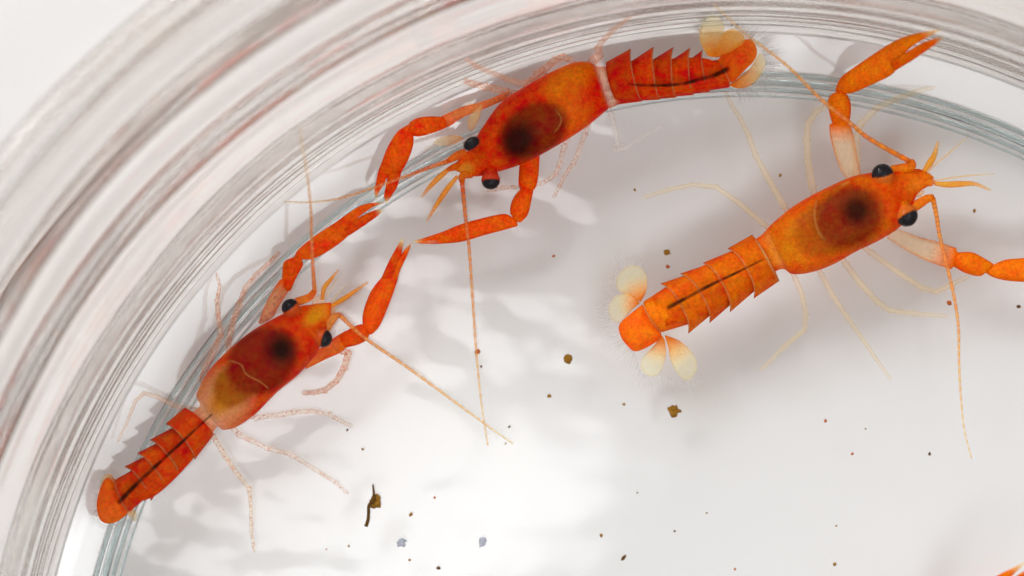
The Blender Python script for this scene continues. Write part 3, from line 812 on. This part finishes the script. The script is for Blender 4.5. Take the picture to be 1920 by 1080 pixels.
claw(C3, (G3([((375, 1080), (470, 1060)), ((325, 1010), (447, 1000)), ((285, 900), (427, 900)), ((258, 800), (408, 800)), ((252, 722), (390, 730))]),
          G3([((285, 738), (368, 735)), ((258, 670), (385, 680)), ((243, 580), (390, 590)), ((255, 540), (365, 530))]),
          G3([((290, 500), (312, 522)), ((330, 420), (390, 523)), ((450, 330), (520, 470)), ((600, 230), (660, 395)), ((690, 180), (705, 300)), ((770, 152), (785, 222)), ((850, 135), (875, 168)), ((965, 113), (967, 120))]),
          G3([((645, 312), (672, 380)), ((740, 262), (770, 320)), ((840, 205), (862, 258)), ((920, 176), (932, 208)), ((972, 165), (975, 172))])), (*lin(222, 104, 8), 0.76), TIP, CLR, z=1.3, rise=1.65)
claw(C3, ([((1663, 447), (1687, 430)), ((1700, 470), (1720, 443)), ((1740, 490), (1757, 453)), ((1783, 505), (1793, 465))],
          [((1788, 500), (1795, 473)), ((1810, 512), (1823, 473)), ((1837, 518), (1847, 485)), ((1852, 508), (1862, 494))],
          [((1846, 510), (1860, 497)), ((1865, 521), (1885, 487)), ((1905, 528), (1915, 484)), ((1960, 526), (1962, 480)), ((2005, 505), (2008, 478)), ((2060, 490), (2058, 478)), ((2092, 481), (2092, 478))],
          [((1985, 526), (1990, 502)), ((2040, 512), (2038, 498)), ((2086, 490), (2086, 486))]), (*lin(222, 104, 10), 0.76), TIP, CLR)
antenna(C3, [(1672, 318, 8), (1690, 316, 9), (1708, 312, 9), (1708, 303, 7.5)], [(1706, 303), (1630, 260), (1590, 227), (1539, 186), (1480, 127), (1432, 89), (1400, 66), (1362, 30), (1338, 8)], (*lin(216, 112, 24), 0.7), (*lin(238, 190, 130), 0.3), 1.7, 3.1, w0=5.0)
antenna(C3, [(1706, 394, 9), (1720, 384, 9.5), (1738, 373, 8), (1749, 371, 7)], [(1749, 371), (1756, 405), (1763, 447), (1787, 547), (1797, 613), (1798, 670), (1801, 735), (1808, 805), (1822, 860)], (*lin(216, 112, 24), 0.7), (*lin(240, 190, 130), 0.26), 1.65, 1.1, w0=5.0)
YEL3 = (*lin(230, 158, 50), 0.5); THN = (*lin(236, 190, 130), 0.3)
antennule(C3, [(1732, 322), (1744, 305), (1752, 290), (1759, 264)], YEL3, 5.0); antennule(C3, [(1752, 344), (1775, 346), (1800, 345), (1828, 345), (1858, 357)], YEL3, 4.6)
antennule(C3, [(1738, 324), (1760, 303), (1785, 282), (1815, 256)], THN, 1.5); antennule(C3, [(1745, 340), (1780, 334), (1820, 329), (1866, 326)], THN, 1.5)
antennule(C3, [(1734, 344), (1744, 342), (1753, 339)], (*lin(226, 130, 40), 0.6), 6.0)
for ol in ([(1722, 330), (1726, 320), (1738, 320), (1746, 330), (1734, 338)], [(1712, 372), (1720, 362), (1732, 356), (1730, 366)]):
    plate('antennal_scale', ol, C3, M_FINE, lambda t, f: (*lin(244, 196, 150), 0.35), 1.45, 0.03, 0.02)
CR = (*lin(250, 200, 150), 0.17)
leg(C3, [(1482, 404), (1470, 387), (1443, 340), (1416, 290), (1404, 255), (1388, 222), (1372, 198), (1360, 172)], CR, M_FINE, 7, 4)
leg(C3, [(1530, 375), (1523, 350), (1515, 305), (1513, 262), (1515, 232), (1530, 210), (1550, 197), (1568, 190)], CR, M_FINE, 8, 5)
leg(C3, [(1604, 345), (1607, 300), (1606, 262), (1614, 232), (1646, 201), (1680, 186), (1711, 174), (1755, 162)], CR, M_FINE, 8, 5)
leg(C3, [(1450, 432), (1430, 419), (1385, 380), (1343, 351), (1300, 346), (1252, 356), (1204, 371)], CR, M_FINE, 6, 4)
leg(C3, [(1482, 500), (1491, 522), (1503, 550), (1511, 590), (1508, 619), (1471, 650), (1424, 697)], CR, M_FINE, 6, 4)
leg(C3, [(1530, 495), (1540, 515), (1562, 555), (1587, 593), (1612, 628), (1642, 672), (1672, 714)], CR, M_FINE, 6, 3.5)
leg(C3, [(1570, 470), (1586, 495), (1612, 530), (1645, 566), (1668, 582), (1713, 588), (1778, 593)], CR, M_FINE, 7, 4.5)
leg(C3, [(1610, 455), (1632, 473), (1687, 513), (1730, 540), (1756, 547), (1780, 536), (1818, 516)], CR, M_FINE, 6, 5)

# ------------------------------------------------------------------ a further crayfish, only a claw reaching into the picture corner
def copy_tree(o, parent=None):
    c = o.copy(); COL.objects.link(c); c.parent = parent
    for ch in list(o.children): copy_tree(ch, c)
    return c
C4 = copy_tree(C3)
C4.rotation_euler = (0, 0, math.radians(20))
C4.location = W(1852, 1452, ZF)
C4['label'] = 'orange crayfish with only a claw at the dish floor edge of view'

# ------------------------------------------------------------------ specks on the dish floor
M_BROWN = mat_plain('brown_debris', lin(136, 96, 40), 0.8, 0.1, 0.9, 30, 0.6)
M_DARK = mat_plain('dark_debris', lin(84, 56, 30), 0.8, 0.1, 1.0, 30, 0.5)
M_RUST = mat_plain('rust_debris', lin(170, 84, 40), 0.8, 0.1, 0.85, 30, 0.5)
M_FLAKE = mat_plain('clear_flake', lin(150, 158, 176), 0.35, 0.5, 0.5, 22, 0.6)
def lump(name, x, y, r, mat, label, cat='speck', group=None, sx=1.0, ang=0.0, rough=0.45, seed=0):
    z = ZF + r / 100 * 0.55
    c = W(x, y, z)
    bm = bmesh.new()
    bmesh.ops.create_icosphere(bm, subdivisions=3 if r > 4 else 2, radius=1)
    for v in bm.verts:
        k = 1 + rough * noise.noise(v.co * 1.6 + Vector((seed * 3.1, seed, 0))) + rough * 0.7 * noise.noise(v.co * 4 + Vector((seed, 0, seed)))
        p = v.co * k * r / 100
        p.x *= sx
        p.z = max(p.z * 0.7, -r / 100 * 0.55)
        ca, sa = math.cos(ang), math.sin(ang)
        v.co = Vector((p.x * ca - p.y * sa, p.x * sa + p.y * ca, p.z))
    me = bpy.data.meshes.new(name); bm.to_mesh(me); bm.free()
    o = link(name, me, mat); o.location = c
    return tag(o, label, cat, group)
lump('brown_speck', 1065, 673, 8, M_BROWN, 'round dark brown speck lying alone on the white dish floor', seed=1)
lump('brown_speck', 1264, 770, 9, M_BROWN, 'fuzzy brown speck below the spread tail fan of the orange crayfish', seed=2, rough=0.8)
lump('green_brown_speck', 1250, 473, 5.5, M_BROWN, 'small brown speck above the tail of the orange crayfish', seed=3, rough=0.7)
lump('dark_rod', 1169, 1046, 3.2, M_DARK, 'short dark rod of debris lying tilted on the dish floor', 'debris', sx=2.3, ang=0.9, rough=0.2, seed=4)
lump('clear_flake', 905, 1016, 9, M_FLAKE, 'bluish clear flake on the dish floor', 'flake', sx=0.75, ang=-0.25, seed=5)
lump('grey_flake', 753, 1018, 6, M_FLAKE, 'small grey jagged flake near the stringy brown debris', 'flake', sx=1.4, ang=0.7, rough=0.9, seed=6)
worm = bpy.data.objects.new('stringy_debris', None); COL.objects.link(worm); worm.location = W(702, 945, ZF)
tag(worm, 'brown clump of debris with a curved grey strand hanging from it', 'debris')
tube('strand', [(699, 908, 0.72, 1.5), (701, 925, 0.75, 2.5), (700, 938, 0.76, 4), (692, 948, 0.72, 3.2), (691, 962, 0.68, 3), (690, 975, 0.66, 3.2), (686, 987, 0.65, 3.6)], worm, M_DARK, lambda t, x, y: (1, 1, 1, 1))
bm = bmesh.new(); bmesh.ops.create_icosphere(bm, subdivisions=3, radius=0.11)
for v in bm.verts:
    v.co *= 1 + 0.7 * noise.noise(v.co * 14); v.co.z *= 0.6
me = bpy.data.meshes.new('clump'); bm.to_mesh(me); bm.free()
cl = link('clump', me, M_BROWN, worm); cl.location = W(706, 941, ZF + 0.08) - worm.location
specks = [(1030, 743, 3.2), (770, 965, 3.4), (815, 933, 2), (822, 1065, 3.2), (1565, 1058, 3), (1548, 789, 2.6), (1252, 500, 3), (955, 800, 2), (1127, 1004, 3), (1170, 758, 2.6),
          (1598, 851, 2.4), (1743, 851, 2.6), (1623, 804, 1.6), (1568, 986, 1.8), (1378, 1067, 2), (1265, 996, 1.8), (1325, 962, 1.5), (1827, 395, 3), (1780, 568, 4), (1910, 575, 3),
          (1463, 329, 2.6), (1190, 356, 2.2), (1038, 480, 2.4), (651, 806, 2), (654, 1024, 2), (768, 1050, 2.2), (895, 660, 4.5), (902, 687, 2), (680, 842, 2.2), (948, 832, 1.6), (612, 1030, 1.4), (1195, 924, 1.4)]
where = {26: 'brown speck caught on the long antenna of the deep red crayfish', 18: 'brown speck beside the forward leg of the orange crayfish',
         6: 'small brown speck just under a larger speck above the orange crayfish tail', 17: 'tiny brown speck in front of the head of the orange crayfish', 5: 'single reddish dot far out on the clear dish floor'}
for i, (x, y, r) in enumerate(specks):
    mt = (M_BROWN, M_BROWN, M_RUST, M_DARK)[i % 4]
    if i == 5: mt = M_RUST
    nm = ('tiny brown speck scattered on the dish floor', 'tiny brown speck scattered on the dish floor', 'tiny rust-coloured speck scattered on the dish floor', 'tiny dark speck scattered on the dish floor')[i % 4]
    gp = ('tiny brown specks on the dish floor', 'tiny brown specks on the dish floor', 'tiny rust specks on the dish floor', 'tiny dark specks on the dish floor')[i % 4]
    lump('tiny_speck', x, y, r, mt, where.get(i, nm), 'speck', gp, sx=1.3, ang=i, seed=i + 10)
